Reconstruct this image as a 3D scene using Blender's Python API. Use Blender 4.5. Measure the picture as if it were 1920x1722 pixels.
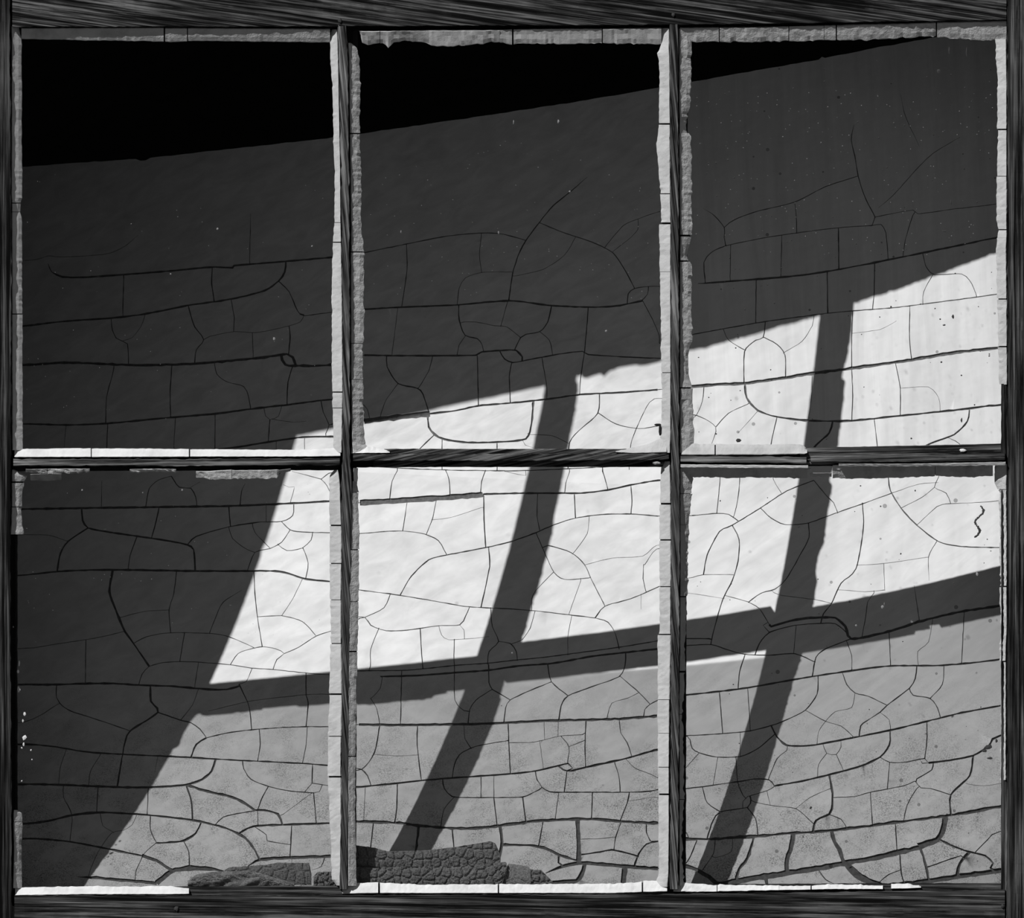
import bpy, bmesh, math, random
import numpy as np
from mathutils import Vector, noise
from mathutils.geometry import delaunay_2d_cdt

for o in list(bpy.data.objects): bpy.data.objects.remove(o)
R = random.Random(7)
S = 0.0005            # metres per photo pixel in the plane of the glass
D = 13300.0           # camera distance in those pixels
CZ = 1.30             # height of the window's centre above the floor
SC = bpy.context.scene

# ------------------------------------------------------------------ camera, light, exposure
cam = bpy.data.cameras.new('camera'); co = bpy.data.objects.new('camera', cam); SC.collection.objects.link(co)
co.location = (0, -D*S, CZ); co.rotation_euler = (math.pi/2, 0, 0)
cam.sensor_width = 36; cam.sensor_fit = 'HORIZONTAL'; cam.lens = 36*D/1920; cam.clip_end = 50
SC.camera = co
w = bpy.data.worlds.new('overcast grey sky'); SC.world = w; w.use_nodes = True
w.node_tree.nodes['Background'].inputs[0].default_value = (1, 1, 1, 1)
w.node_tree.nodes['Background'].inputs[1].default_value = 0.105
sl = bpy.data.lights.new('sun', 'SUN'); sl.energy = 3.95; sl.angle = math.radians(0.53)
so = bpy.data.objects.new('sun', sl); SC.collection.objects.link(so)
so.location = (-2, -3, 5)
so.rotation_euler = Vector((0.84, 1.0, -1.25)).to_track_quat('-Z', 'Y').to_euler()
SC.view_settings.view_transform = 'Standard'; SC.view_settings.look = 'None'
SC.view_settings.exposure = 0; SC.view_settings.gamma = 1; SC.view_settings.use_curve_mapping = False

# ------------------------------------------------------------------ helpers
def P(u, v, dep=0.0):
    k = (1+dep/D)*S
    return Vector(((u-960)*k, dep*S, CZ+(861-v)*k))

def mesh_obj(name, vs, fs, mat, parent=None, smooth=False, **props):
    me = bpy.data.meshes.new(name); me.from_pydata([tuple(v) for v in vs], [], [tuple(f) for f in fs])
    me.validate(); me.update()
    if mat: me.materials.append(mat)
    if smooth:
        for p in me.polygons: p.use_smooth = True
    o = bpy.data.objects.new(name, me); SC.collection.objects.link(o)
    if parent: o.parent = parent
    for k, v in props.items(): o[k] = v
    return o

def recalc(o):
    bm = bmesh.new(); bm.from_mesh(o.data); bmesh.ops.recalc_face_normals(bm, faces=bm.faces[:]); bm.to_mesh(o.data); bm.free()
    return o

def empty(name, loc, **props):
    o = bpy.data.objects.new(name, None); SC.collection.objects.link(o); o.location = loc; o.empty_display_size = 0.05
    for k, v in props.items(): o[k] = v
    return o

def adopt(ch, par):      # parent keeping world-space vertices
    ch.parent = par; ch.matrix_parent_inverse = par.matrix_basis.inverted() if par.type == 'EMPTY' else ch.matrix_parent_inverse
    return ch

def nrm(x, y, z, s): return noise.noise(Vector((x*s, y*s, z*s)))

class NT:
    def __init__(self, name):
        self.m = bpy.data.materials.new(name); self.m.use_nodes = True; self.t = self.m.node_tree
        self.b = self.t.nodes.get('Principled BSDF'); self.out = self.t.nodes.get('Material Output')
    def n(self, typ, **kw):
        x = self.t.nodes.new(typ)
        for k, v in kw.items():
            if k.startswith('i_'):
                key = k[2:]; key = int(key) if key.isdigit() else key.replace('_', ' ')
                x.inputs[key].default_value = v
            else: setattr(x, k, v)
        return x
    def l(self, a, b): self.t.links.new(a, b)
    def coord(self, scale=(1, 1, 1), rot=(0, 0, 0), src='Object'):
        c = self.n('ShaderNodeTexCoord'); m = self.n('ShaderNodeMapping')
        m.inputs['Scale'].default_value = scale; 
        m2 = self.n('ShaderNodeMapping'); m2.inputs['Rotation'].default_value = rot
        self.l(c.outputs[src], m2.inputs[0]); self.l(m2.outputs[0], m.inputs[0]); return m.outputs[0]
    def noise(self, vec, scale, detail=4, rough=.55, dist=0):
        x = self.n('ShaderNodeTexNoise', i_Scale=scale, i_Detail=detail, i_Roughness=rough, i_Distortion=dist)
        self.l(vec, x.inputs['Vector']); return x.outputs['Fac']
    def ramp(self, fac, stops):
        r = self.n('ShaderNodeValToRGB'); e = r.color_ramp.elements
        while len(e) < len(stops): e.new(0.5)
        for q, (p, c) in zip(e, stops): q.position = p; q.color = (c, c, c, 1)
        self.l(fac, r.inputs[0]); return r.outputs[0]
    def math(self, op, a, b=None, clamp=False):
        x = self.n('ShaderNodeMath', operation=op, use_clamp=clamp)
        for i, q in enumerate((a, b)):
            if q is None: continue
            if isinstance(q, (int, float)): x.inputs[i].default_value = q
            else: self.l(q, x.inputs[i])
        return x.outputs[0]
    def maprange(self, v, a, b, c, d, typ='LINEAR'):
        x = self.n('ShaderNodeMapRange', interpolation_type=typ); self.l(v, x.inputs[0])
        for i, q in enumerate((a, b, c, d)): x.inputs[i+1].default_value = q
        return x.outputs[0]
    def bump(self, h, strength=.5, dist=.001):
        b = self.n('ShaderNodeBump', i_Strength=strength, i_Distance=dist); self.l(h, b.inputs['Height']); self.l(b.outputs[0], self.b.inputs['Normal'])
    def base(self, c, rough=.85, spec=.15):
        if isinstance(c, (int, float)): self.b.inputs['Base Color'].default_value = (c, c, c, 1)
        else: self.l(c, self.b.inputs['Base Color'])
        self.b.inputs['Roughness'].default_value = rough; self.b.inputs['Specular IOR Level'].default_value = spec

def wood(name, ang, lo, hi, vertical=False, coarse=1.0, bump=.6):
    t = NT(name)
    sc = (300*coarse, 300*coarse, 6) if vertical else (6, 300*coarse, 300*coarse)
    v = t.coord(scale=sc, rot=(0, math.radians(ang), 0))
    n1 = t.noise(v, 1.0, 6, .62, .4)
    sc2 = (800, 800, 14) if vertical else (14, 800, 800)
    n2 = t.noise(t.coord(scale=sc2, rot=(0, math.radians(ang), 0)), 1.0, 3, .6)
    n3 = t.noise(t.coord(), 16, 3)
    m = t.math('ADD', t.math('MULTIPLY', n1, .6), t.math('MULTIPLY', n2, .4))
    mid = (lo+hi)/2*.8
    c = t.ramp(m, [(.43, lo*.15), (.475, lo), (.53, mid), (.60, hi*1.2)])
    k = t.maprange(n3, .35, .65, .65, 1.3)
    x = t.n('ShaderNodeMix', data_type='RGBA', blend_type='MULTIPLY'); x.inputs[0].default_value = 1
    t.l(c, x.inputs[6]); t.l(k, x.inputs[7])
    t.base(x.outputs[2], .9, .1); t.bump(m, bump, .0022)
    return t.m

def putty_mat(name, alb, rough_amt=.4, dirt=0.0):
    t = NT(name); v = t.coord()
    n1 = t.noise(v, 55, 5, .6); n2 = t.noise(v, 700, 4, .7)
    a = t.ramp(n1, [(.25, alb*(.8-dirt)), (.5, alb), (.75, alb*1.12)])
    sp = t.maprange(n2, .28, .36, 1-.35-dirt, 1.0)
    x = t.n('ShaderNodeMix', data_type='RGBA', blend_type='MULTIPLY'); x.inputs[0].default_value = 1
    t.l(a, x.inputs[6]); t.l(sp, x.inputs[7])
    h = t.math('ADD', t.math('MULTIPLY', t.noise(v, 160, 5, .6), 1.0), t.math('MULTIPLY', n2, .25))
    t.base(x.outputs[2], .8, .2); t.bump(h, rough_amt, .0018)
    return t.m

def glass_mat(name, tsun, streak_rot, streak_scale, lo, specks):
    # old window glass: nearly clear face on, with added dimming that weakens slanting sun
    t = NT(name); t.t.nodes.remove(t.b)
    v = t.coord(scale=streak_scale, rot=(0, math.radians(streak_rot), 0))
    tr = t.maprange(t.noise(v, 1.0, 4, .6, .6), .3, .62, lo, 1.0)  # transparency noise that paints caustic mottling into the light passing through
    lw = t.n('ShaderNodeLayerWeight', i_Blend=.5)
    # added falloff with angle, weakens the sun through the lower panes
    slant_dim = t.maprange(lw.outputs['Facing'], .12, .42, 1.0, math.sqrt(tsun*(.975 if tsun < .6 else 1)), 'SMOOTHSTEP')
    fac = t.math('MULTIPLY', tr, slant_dim)
    if specks:
        vo = t.n('ShaderNodeTexVoronoi', i_Scale=specks); t.l(t.coord(scale=(1, .02, 1)), vo.inputs['Vector'])
        sep = t.n('ShaderNodeSeparateColor'); t.l(vo.outputs['Color'], sep.inputs[0])
        size = t.maprange(sep.outputs[0], .45, 1.0, .0, .13)
        s = t.math('GREATER_THAN', vo.outputs['Distance'], size)
        s2 = t.maprange(s, 0, 1, .72, 1)
        fac = t.math('MULTIPLY', fac, s2)
    tb = t.n('ShaderNodeBsdfTransparent'); t.l(fac, tb.inputs[0])
    gl = t.n('ShaderNodeBsdfGlossy', i_Roughness=.03); gl.inputs[0].default_value = (1, 1, 1, 1)
    mx = t.n('ShaderNodeMixShader'); mx.inputs[0].default_value = .003
    t.l(tb.outputs[0], mx.inputs[1]); t.l(gl.outputs[0], mx.inputs[2]); t.l(mx.outputs[0], t.out.inputs[0])
    return t.m

def plain(name, a, rough=.9, nscale=40, var=.2):
    t = NT(name); n = t.noise(t.coord(), nscale, 4)
    t.base(t.ramp(n, [(.3, a*(1-var)), (.7, a*(1+var))]), rough, .1); t.bump(n, .3, .002); return t.m

M_rail = wood('weathered rail wood', -8, .012, .13)
M_railb = wood('weathered bottom rail wood', -1, .018, .11, coarse=1.0)
M_stileL = wood('dark stile wood', 0, .012, .075, True)
M_stileR = wood('grey stile wood', 0, .02, .11, True)
M_munV = wood('grey muntin wood', 6, .04, .17, True)
M_munH = wood('grey cross muntin wood', 12, .03, .16)
M_munH2 = wood('straight grained muntin wood', 1, .05, .19)
M_dark = plain('dark rabbet wood', .02)
M_putty = putty_mat('old putty', .50, .25)
M_puttyw = putty_mat('white putty', .70, .18)
M_puttyr = putty_mat('rough putty', .48, .8, .12)
M_puttyd = putty_mat('shaded putty', .44, .9, .2)  # darker colour, shade put in for fillets facing away from the sun
M_edge = plain('glass edge', .03)
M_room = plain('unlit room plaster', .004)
M_wall = wood('weathered siding', 0, .03, .12)
M_char = plain('charred wood', .26, .9, 900, .4)
M_charl = plain('sooty wood', .36, .9, 600, .4)
M_lint = plain('grey lint', .34, .95, 800, .4)
M_nail = plain('rusty nail', .05, .6)
M_fleck = plain('white paint fleck', .75)
M_speck = plain('pale dust speck', .26)

# ------------------------------------------------------------------ room shell (kept dark, as behind the photograph's shade)
def slab(name, x0, x1, y0, y1, z0, z1, mat, parent=None, **pr):
    vs = [(x, y, z) for x in (x0, x1) for y in (y0, y1) for z in (z0, z1)]
    fs = [(0, 1, 3, 2), (4, 6, 7, 5), (0, 4, 5, 1), (2, 3, 7, 6), (0, 2, 6, 4), (1, 5, 7, 3)]
    return recalc(mesh_obj(name, vs, fs, mat, parent, **pr))
st = dict(kind='structure')
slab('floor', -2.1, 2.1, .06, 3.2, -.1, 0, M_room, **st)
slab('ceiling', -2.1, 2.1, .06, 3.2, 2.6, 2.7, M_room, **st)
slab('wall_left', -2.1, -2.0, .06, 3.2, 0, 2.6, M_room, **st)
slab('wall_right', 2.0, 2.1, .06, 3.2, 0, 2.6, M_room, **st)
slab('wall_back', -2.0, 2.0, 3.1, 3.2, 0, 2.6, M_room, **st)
xa, xb = (-75-960)*S, (1995-960)*S; zt, zb = CZ+(861+75)*S, CZ+(861-1797)*S
wf = []
vs, fs = [], []
for (x0, x1, z0, z1) in ((-2.1, xa, -.1, 2.7), (xb, 2.1, -.1, 2.7), (xa, xb, zt, 2.7), (xa, xb, -.1, zb)):
    b = len(vs); vs += [(x, y, z) for x in (x0, x1) for y in (-.012, .058) for z in (z0, z1)]
    fs += [tuple(b+i for i in f) for f in [(0, 1, 3, 2), (4, 6, 7, 5), (0, 4, 5, 1), (2, 3, 7, 6), (0, 2, 6, 4), (1, 5, 7, 3)]]
recalc(mesh_obj('wall_front', vs, fs, M_wall, **st))

# ------------------------------------------------------------------ the sash
win = empty('window_1', (0, 0, CZ), kind='structure')

def bar(name, pts, horiz, lo_dep, hi_dep, mat, step=8, wob=.8, lip=2.0, label=None, seed=0):
    """A wooden bar. pts: list of (t, a, b): at place t along it, its edges are a and b; front at lo_dep, back at hi_dep."""
    t0, t1 = pts[0][0], pts[-1][0]; n = max(2, int((t1-t0)/step)); ts = np.linspace(t0, t1, n+1)
    A = np.interp(ts, [p[0] for p in pts], [p[1] for p in pts]); B = np.interp(ts, [p[0] for p in pts], [p[2] for p in pts])
    vs, fs = [], []
    for i, t in enumerate(ts):
        a = A[i]+wob*nrm(t, seed, 1, .06)+wob*.7*nrm(t, seed, 4, .2); b = B[i]+wob*nrm(t, seed, 9, .06)+wob*.7*nrm(t, seed, 14, .2)
        sec = [(a, hi_dep), (a, lo_dep+lip), (a+lip*.6, lo_dep), ((a+b)/2, lo_dep+.8*nrm(t, seed, 3, .05)), (b-lip*.6, lo_dep), (b, lo_dep+lip), (b, hi_dep)]
        for q, d in sec: vs.append(P(t, q, d) if horiz else P(q, t, d))
    m = 7
    for i in range(n):
        for j in range(m): fs.append((i*m+j, i*m+(j+1) % m, (i+1)*m+(j+1) % m, (i+1)*m+j))
    fs.append(tuple(range(m))); fs.append(tuple(n*m+j for j in range(m)))
    o = recalc(mesh_obj(name, vs, fs, mat)); adopt(o, win)
    if label: o['label'] = label
    return o
HF = 21; HB = 38
# stiles and rails: face in front, body with the rabbet behind the glass
bar('stile', [(-70, -75, 19), (600, -75, 22), (1200, -75, 20), (1795, -75, 24)], False, -HF, HB, M_stileL, wob=1.5, seed=1)
bar('stile', [(-70, 1889, 1995), (400, 1889, 1995), (900, 1890, 1995), (1795, 1887, 1995)], False, -HF, HB, M_stileR, wob=1.2, seed=2)
bar('rail', [(23, -73, 51), (650, -73, 50), (1265, -73, 47), (1887, -73, 38)], True, -HF, HB, M_rail, wob=1.2, seed=3)
bar('rail', [(27, 1680, 1795), (640, 1679, 1795), (1265, 1677, 1795), (1884, 1668, 1795)], True, -HF, HB, M_railb, wob=1.5, seed=4)
bar('rabbet', [(40, 8, 33), (1690, 8, 33)], False, 5, HB-1, M_dark, seed=5)
bar('rabbet', [(30, 1880, 1900), (1690, 1880, 1900)], False, 5, HB-1, M_dark, seed=6)
bar('rabbet', [(720, 1877, 1895), (1690, 1877, 1895)], False, -9, 4, M_stileR, seed=60)
bar('rabbet', [(20, 40, 61), (1890, 30, 52)], True, 5, HB-1, M_dark, seed=7)
bar('rabbet', [(24, 1664, 1690), (1888, 1656, 1690)], True, -1, HB-1, M_railb, seed=8)
# muntins
bar('muntin', [(46, 633, 650), (120, 635, 653), (330, 640, 655), (560, 642, 656.5), (850, 643, 657), (900, 640, 660), (1160, 640, 656), (1400, 641, 654), (1668, 637, 652)], False, -HF, 6, M_munV, wob=1.6, seed=11)
bar('muntin', [(42, 1255, 1272), (400, 1257, 1273), (850, 1259, 1274), (950, 1258, 1275), (1300, 1258, 1274), (1668, 1256, 1272)], False, -HF, 6, M_munV, wob=1.6, seed=12)
bar('muntin_body', [(50, 629, 671), (1668, 628, 668)], False, 6, HB, M_dark, seed=13)
bar('muntin_body', [(48, 1250, 1290), (1668, 1249, 1286)], False, 6, HB, M_dark, seed=14)
bar('muntin', [(25, 861, 874), (300, 861, 875), (637, 860, 873)], True, -HF, 6, M_munH2, wob=1.6, seed=15)
bar('muntin', [(662, 852, 865), (950, 851, 865), (1254, 851, 863)], True, -HF, 6, M_munH, wob=1.2, seed=16)
bar('muntin', [(1276, 855, 867), (1512, 857, 869)], True, -HF, 6, M_munH2, wob=1.6, seed=17)
bar('muntin', [(1520, 856, 868), (1884, 850, 863)], True, -HF-3, 6, M_munH2, wob=.8, lip=4, seed=18)
bar('rabbet', [(1500, 840, 872), (1884, 832, 866)], True, -5, 8, M_munH2, wob=.8, seed=19)
bar('rabbet', [(700, 842, 876), (1245, 842, 876)], True, -4, 8, M_munH, wob=.5, seed=20)
bar('muntin_body', [(24, 848, 880), (635, 846, 880)], True, 6, HB, M_dark, seed=21)
bar('muntin_body', [(662, 842, 877), (1252, 842, 875)], True, 6, HB+17, M_dark, seed=22)
bar('muntin_body', [(1277, 842, 876), (1888, 838, 872)], True, 6, HB, M_dark, seed=23)
bar('rabbet', [(24, 872, 884), (636, 872, 882)], True, -3, 6, M_dark, wob=.6, seed=24)

# glass: six panes
GU = glass_mat('caustic mottled window glass', .98, 28, (28, 5, 75), .91, 0)
GU3 = glass_mat('specked window glass', .98, 3, (60, 5, 4), .93, 75)
GL = glass_mat('sun dimming window glass', .40, 28, (30, 5, 60), .93, 0)
GL6 = glass_mat('sun dimming specked window glass', .41, 35, (12, 5, 70), .94, 60)
def pane(u0, v0, u1, v1, v0b, mat, label):
    c = [(u0, v0), (u1, v0b), (u1, v1), (u0, v1)]
    vs = [P(u, v, 0) for u, v in c]+[P(u, v, 4) for u, v in c]
    fs = [(0, 3, 2, 1), (4, 5, 6, 7), (0, 1, 5, 4), (1, 2, 6, 5), (2, 3, 7, 6), (3, 0, 4, 7)]
    o = mesh_obj('glass_pane', vs, fs, mat); recalc(o); o.data.materials.append(M_edge if abs(v0-v0b) < 20 else mat)
    for p in o.data.polygons:
        if abs(p.normal.y) < .5: p.material_index = 1
    o['label'] = label; return adopt(o, win)
pane(28, 56, 634, 854, 56, GU, 'clear old glass pane, upper left')
pane(662, 56, 1250, 846, 56, GU, 'clear old glass pane, upper middle')
pane(1279, 52, 1884, 846, 44, GU3, 'old glass pane flecked with small specks, upper right')
pane(28, 878, 634, 1668, 878, GL, 'glass pane with added sun dimming, lower left')
pane(662, 885, 1250, 1666, 913, GL, 'glass pane with added sun dimming, lower middle')  # top edge sloped to let an undimmed slit of sun past
pane(1279, 876, 1884, 1664, 872, GL6, 'glass pane with smears and added sun dimming, lower right')

# putty fillets: solid wedges from the wood down to the glass, broken into pieces
def putty(pts, horiz, mat=M_putty, breaks=(), rag=1.0, lipdep=-14, indep=-2.5, seed=0, step=5, name='putty_strip'):
    t0, t1 = pts[0][0], pts[-1][0]; cuts = [t0]+[b for b in breaks if t0 < b < t1]+[t1]
    px = [p[0] for p in pts]; po = [p[1] for p in pts]; pi = [p[2] for p in pts]
    if len(cuts) > 2:      # dark strip added behind, so bright gaps between the pieces stay dark
        bp = [(a, b, b+(c-b)*.9) if b < c else (a, c+(b-c)*.1, b) for a, b, c in pts]
        bp[0] = (bp[0][0]+2, *bp[0][1:]); bp[-1] = (bp[-1][0]-2, *bp[-1][1:])
        bar('dark_crack_strip', bp, horiz, -1.2, -.2, M_dark, wob=.3, lip=.3, seed=seed)
    for a, b in zip(cuts[:-1], cuts[1:]):
        a2 = a+(.9 if a != t0 else 0); b2 = b-(.9 if b != t1 else 0)
        n = max(2, int((b2-a2)/step)); ts = np.linspace(a2, b2, n+1); vs, fs = [], []
        pr = R.uniform(-.8, .8); prd = R.uniform(-1.2, 1.2)
        for i, t in enumerate(ts):
            o_ = float(np.interp(t, px, po)); i_ = float(np.interp(t, px, pi)); sg = 1 if i_ > o_ else -1
            o_ += .5*nrm(t, seed, 2, .15); i_ += sg*pr+rag*(1.3*nrm(t, seed, 5, .05)+1.2*nrm(t, seed, 8, .22)+.8*nrm(t, seed, 11, .6))
            ch = R.uniform(-.6, .6) if i in (0, n) else 0
            for f, dd in ((0, 3.0), (0, lipdep+1.5), (.07, lipdep), (.35, lipdep*.68+indep*.32), (.68, lipdep*.36+indep*.64), (.96, indep), (1, indep+1), (1, -.1)):
                q = o_+(i_-o_)*f; dz = dd+(prd*(1-f) if 0 < f < 1 else 0)+(rag*.9*nrm(t*.1, f*3, seed, 1.2) if 0 < f < .97 else 0)
                vs.append(P(t+ch*2, q, dz) if horiz else P(q, t+ch*2, dz))
        m = 8
        for i in range(n):
            for j in range(m): fs.append((i*m+j, i*m+(j+1) % m, (i+1)*m+(j+1) % m, (i+1)*m+j))
        fs.append(tuple(range(m))); fs.append(tuple(n*m+j for j in range(m)))
        adopt(recalc(mesh_obj(name, vs, fs, mat)), win)

# upper left pane
putty([(49, 21, 36), (74, 22, 41), (370, 21, 42), (376, 22, 40), (398, 22, 38), (406, 22, 42), (845, 23, 43)], False, M_putty, (382, 398, 590), .7, seed=31)
putty([(40, 53, 73), (300, 52, 78), (350, 52, 77), (618, 54, 80)], True, M_puttyr, (308, 352), .6, seed=32)
putty([(55, 632, 622), (80, 634, 618), (200, 636, 624), (300, 638, 626), (418, 639, 627), (452, 640, 624), (560, 642, 622), (730, 643, 623), (848, 641, 625)], False, M_putty, (418, 455, 735, 765), .9, seed=33)
putty([(26, 858, 843), (150, 858, 841), (400, 857, 842), (560, 857, 843), (638, 856, 839)], True, M_puttyw, (172, 355), .5, seed=34)
# upper middle pane
putty([(80, 653, 657), (90, 653, 668), (108, 654, 674), (250, 656, 675), (430, 658, 678), (470, 658, 682), (560, 658, 682), (700, 658, 681), (820, 659, 683), (835, 660, 687), (849, 661, 700)], False, M_puttyr, (250, 445, 472, 645, 712), 1.6, seed=35)
putty([(674, 58, 60), (678, 58, 80), (690, 58, 86), (712, 58, 81), (722, 58, 83), (728, 58, 89), (738, 57, 80), (760, 57, 78), (790, 57, 79), (812, 56, 86), (835, 56, 88), (936, 56, 80), (942, 56, 80), (962, 55, 84), (975, 55, 82), (1060, 54, 83), (1128, 54, 81), (1160, 53, 83), (1240, 52, 83)], True, M_putty, (712, 937, 961, 1130), 1.5, seed=36)
putty([(54, 1255, 1240), (80, 1255, 1240), (92, 1255, 1237), (100, 1256, 1232), (112, 1256, 1236), (230, 1257, 1236), (270, 1257, 1231), (350, 1257, 1237), (417, 1258, 1241), (421, 1258, 1236), (560, 1258, 1237), (760, 1258, 1241), (815, 1258, 1238), (850, 1257, 1232)], False, M_putty, (232, 363, 419, 457, 510, 700), 1.0, seed=37)
putty([(660, 851, 836), (690, 850, 837), (725, 850, 842), (730, 849, 845)], True, M_puttyw, (), 1.5, seed=38)
putty([(1155, 848, 846), (1180, 850, 841), (1215, 850, 833), (1238, 850, 822), (1250, 850, 812)], True, M_putty, (), .8, seed=39)
# upper right pane
putty([(53, 1273, 1294), (80, 1273, 1296), (120, 1273, 1297), (150, 1273, 1295), (190, 1273, 1295), (225, 1274, 1287), (248, 1274, 1287), (254, 1273, 1296), (430, 1275, 1298), (445, 1275, 1296), (470, 1275, 1289), (488, 1275, 1289), (492, 1275, 1297), (645, 1275, 1298), (665, 1275, 1291), (700, 1275, 1292), (726, 1275, 1297), (748, 1275, 1298), (850, 1275, 1301)], False, M_puttyr, (250, 442, 490, 728, 749), 1.6, seed=40)
putty([(1275, 52, 80), (1400, 51, 79), (1500, 49, 77), (1545, 48, 75), (1600, 46, 77), (1700, 44, 72), (1752, 42, 68), (1790, 41, 72), (1850, 40, 75), (1886, 39, 74)], True, M_puttyr, (1348, 1478, 1545, 1569, 1755), 1.6, seed=41)
putty([(74, 1887, 1866), (150, 1888, 1871), (400, 1888, 1869), (432, 1888, 1872), (440, 1888, 1869), (470, 1887, 1868), (560, 1888, 1870), (722, 1888, 1873)], False, M_putty, (243, 330, 430, 446, 560, 650), 1.2, seed=42)
putty([(1276, 854, 829), (1310, 854, 832), (1450, 853, 833), (1500, 852, 832), (1508, 852, 836), (1513, 850, 842)], True, M_putty, (1340,), .8, seed=43)
# lower left pane
putty([(882, 23, 28), (892, 22, 52), (906, 22, 44), (940, 22, 40), (985, 21, 42), (1003, 19, 45)], False, M_puttyr, (905, 950), 1.2, seed=44)
putty([(1520, 26, 34), (1526, 25, 43), (1600, 26, 41), (1665, 24, 42)], False, M_puttyr, (1542,), 1.0, seed=45)
putty([(48, 880, 887), (110, 879, 889), (168, 879, 886)], True, M_puttyr, (88,), 2.0, lipdep=-20, indep=-15, seed=46)
putty([(57, 889, 901), (116, 888, 901)], True, M_puttyd, (), 1.6, seed=47)
putty([(244, 880, 886), (300, 879, 887), (330, 880, 888)], True, M_puttyr, (), 1.6, lipdep=-20, indep=-15, seed=48)
putty([(368, 884, 897), (400, 883, 899), (435, 881, 898), (437, 882, 897), (520, 881, 898), (524, 882, 888), (545, 879, 883)], True, M_puttyr, (435,), 1.6, lipdep=-20, indep=-15, seed=49)
putty([(881, 634, 626), (892, 636, 618), (905, 638, 617), (1000, 641, 618), (1120, 640, 619), (1200, 640, 620), (1300, 641, 618), (1400, 640, 614), (1456, 640, 614), (1560, 640, 619), (1650, 639, 622), (1660, 638, 630)], False, M_putty, (985, 1057, 1125, 1206, 1302, 1382, 1457), 1.0, seed=50)
putty([(28, 1680, 1664), (150, 1678, 1662), (320, 1678, 1662), (355, 1677, 1666)], True, M_puttyw, (), .7, seed=51)
# lower middle pane
putty([(925, 657, 671), (1030, 656, 673), (1100, 654, 673), (1160, 655, 672), (1300, 653, 669), (1500, 653, 666), (1662, 653, 669)], False, M_puttyr, (1030, 1128, 1222, 1420), .9, lipdep=-20, indep=-12, seed=52)
putty([(879, 663, 671), (886, 662, 671), (902, 663, 671)], False, M_puttyw, (), 1.0, seed=53)
putty([(903, 661, 668), (924, 660, 672)], False, M_puttyr, (), 1.0, seed=54)
putty([(866, 1256, 1246), (874, 1256, 1239), (900, 1257, 1238), (1000, 1258, 1236), (1188, 1258, 1236), (1190, 1258, 1232), (1300, 1256, 1233), (1440, 1255, 1233), (1560, 1255, 1235), (1640, 1254, 1235), (1664, 1252, 1226)], False, M_putty, (945, 1013, 1100, 1190, 1250, 1312, 1375, 1440, 1490), .9, seed=55)
putty([(642, 1677, 1656), (700, 1676, 1655), (800, 1676, 1659), (1000, 1676, 1658), (1150, 1676, 1657), (1207, 1674, 1653), (1250, 1673, 1651)], True, M_puttyw, (711, 934, 1205), .9, seed=56)
# lower right pane
putty([(878, 1275, 1285), (890, 1275, 1300), (925, 1275, 1297), (960, 1275, 1296), (985, 1275, 1291), (1010, 1275, 1291), (1100, 1275, 1289), (1160, 1275, 1287), (1210, 1275, 1284), (1280, 1274, 1285), (1330, 1274, 1279), (1430, 1274, 1283), (1500, 1274, 1282), (1600, 1274, 1279), (1660, 1274, 1284)], False, M_puttyd, (925, 985, 1120, 1260, 1340, 1500), 2.0, seed=57)
putty([(1277, 873, 892), (1302, 873, 894), (1400, 874, 896), (1500, 876, 897), (1514, 876, 897)], True, M_puttyd, (1398,), 1.3, seed=58)
putty([(1562, 872, 897), (1640, 872, 898), (1754, 871, 893), (1800, 871, 896), (1862, 870, 894)], True, M_puttyd, (1754,), 1.3, seed=59)
putty([(1519, 887, 895), (1560, 887, 895)], True, M_puttyd, (), 1.6, seed=61)
putty([(870, 1888, 1866), (900, 1888, 1864), (922, 1887, 1874), (1180, 1888, 1876), (1220, 1886, 1876), (1380, 1886, 1876), (1463, 1886, 1876)], False, M_puttyr, (918, 1100, 1240, 1392), 1.6, seed=62)
putty([(1262, 1672, 1650), (1290, 1673, 1656), (1345, 1673, 1661), (1350, 1672, 1659), (1460, 1670, 1661), (1520, 1669, 1661), (1560, 1668, 1658), (1655, 1668, 1660)], True, M_puttyw, (1344, 1461, 1521), 1.2, seed=63)
putty([(1671, 1667, 1658), (1700, 1667, 1657), (1728, 1665, 1662)], True, M_puttyw, (), 1.2, seed=64)
# white lips of paint above the dark top fillet of the lower right pane
putty([(1276, 871, 876), (1400, 872, 877), (1515, 873, 877.5)], True, M_puttyw, (), .5, lipdep=-30, indep=-28, seed=65)
putty([(1572, 870, 874.5), (1700, 870, 874.5), (1886, 866.5, 873)], True, M_puttyw, (), .5, lipdep=-30, indep=-28, seed=66)

def chip(u, v, ru, rv, dep, mat, name, th=2.0, seed=0, label=None, parent=None):
    rr = random.Random(seed*17+3); n = 9; ring = []
    for i in range(n):
        a = 2*math.pi*i/n; k = rr.uniform(.7, 1.1); ring.append((u+ru*k*math.cos(a), v+rv*k*math.sin(a)))
    vs = [P(x, y, dep) for x, y in ring]+[P(u+(x-u)*.7, v+(y-v)*.7, dep-th) for x, y in ring]+[P(u, v, dep-th*1.25)]
    fs = [(i, (i+1) % n, n+(i+1) % n, n+i) for i in range(n)]+[(n+i, n+(i+1) % n, 2*n) for i in range(n)]+[tuple(range(n))[::-1]]
    o = recalc(mesh_obj(name, vs, fs, mat)); adopt(o, parent or win)
    if label: o['label'] = label
    return o
chip(1805, 845, 7, 3.2, -5, M_fleck, 'paint_chip', 3, 1)
chip(1515, 881, 8, 4, -6, M_putty, 'paint_chip', 5, 2)
chip(1573, 878, 8, 5, -6, M_puttyw, 'paint_chip', 6, 3)
chip(1232, 868, 9, 4, -14, M_puttyd, 'paint_chip', 4, 4)
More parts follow.
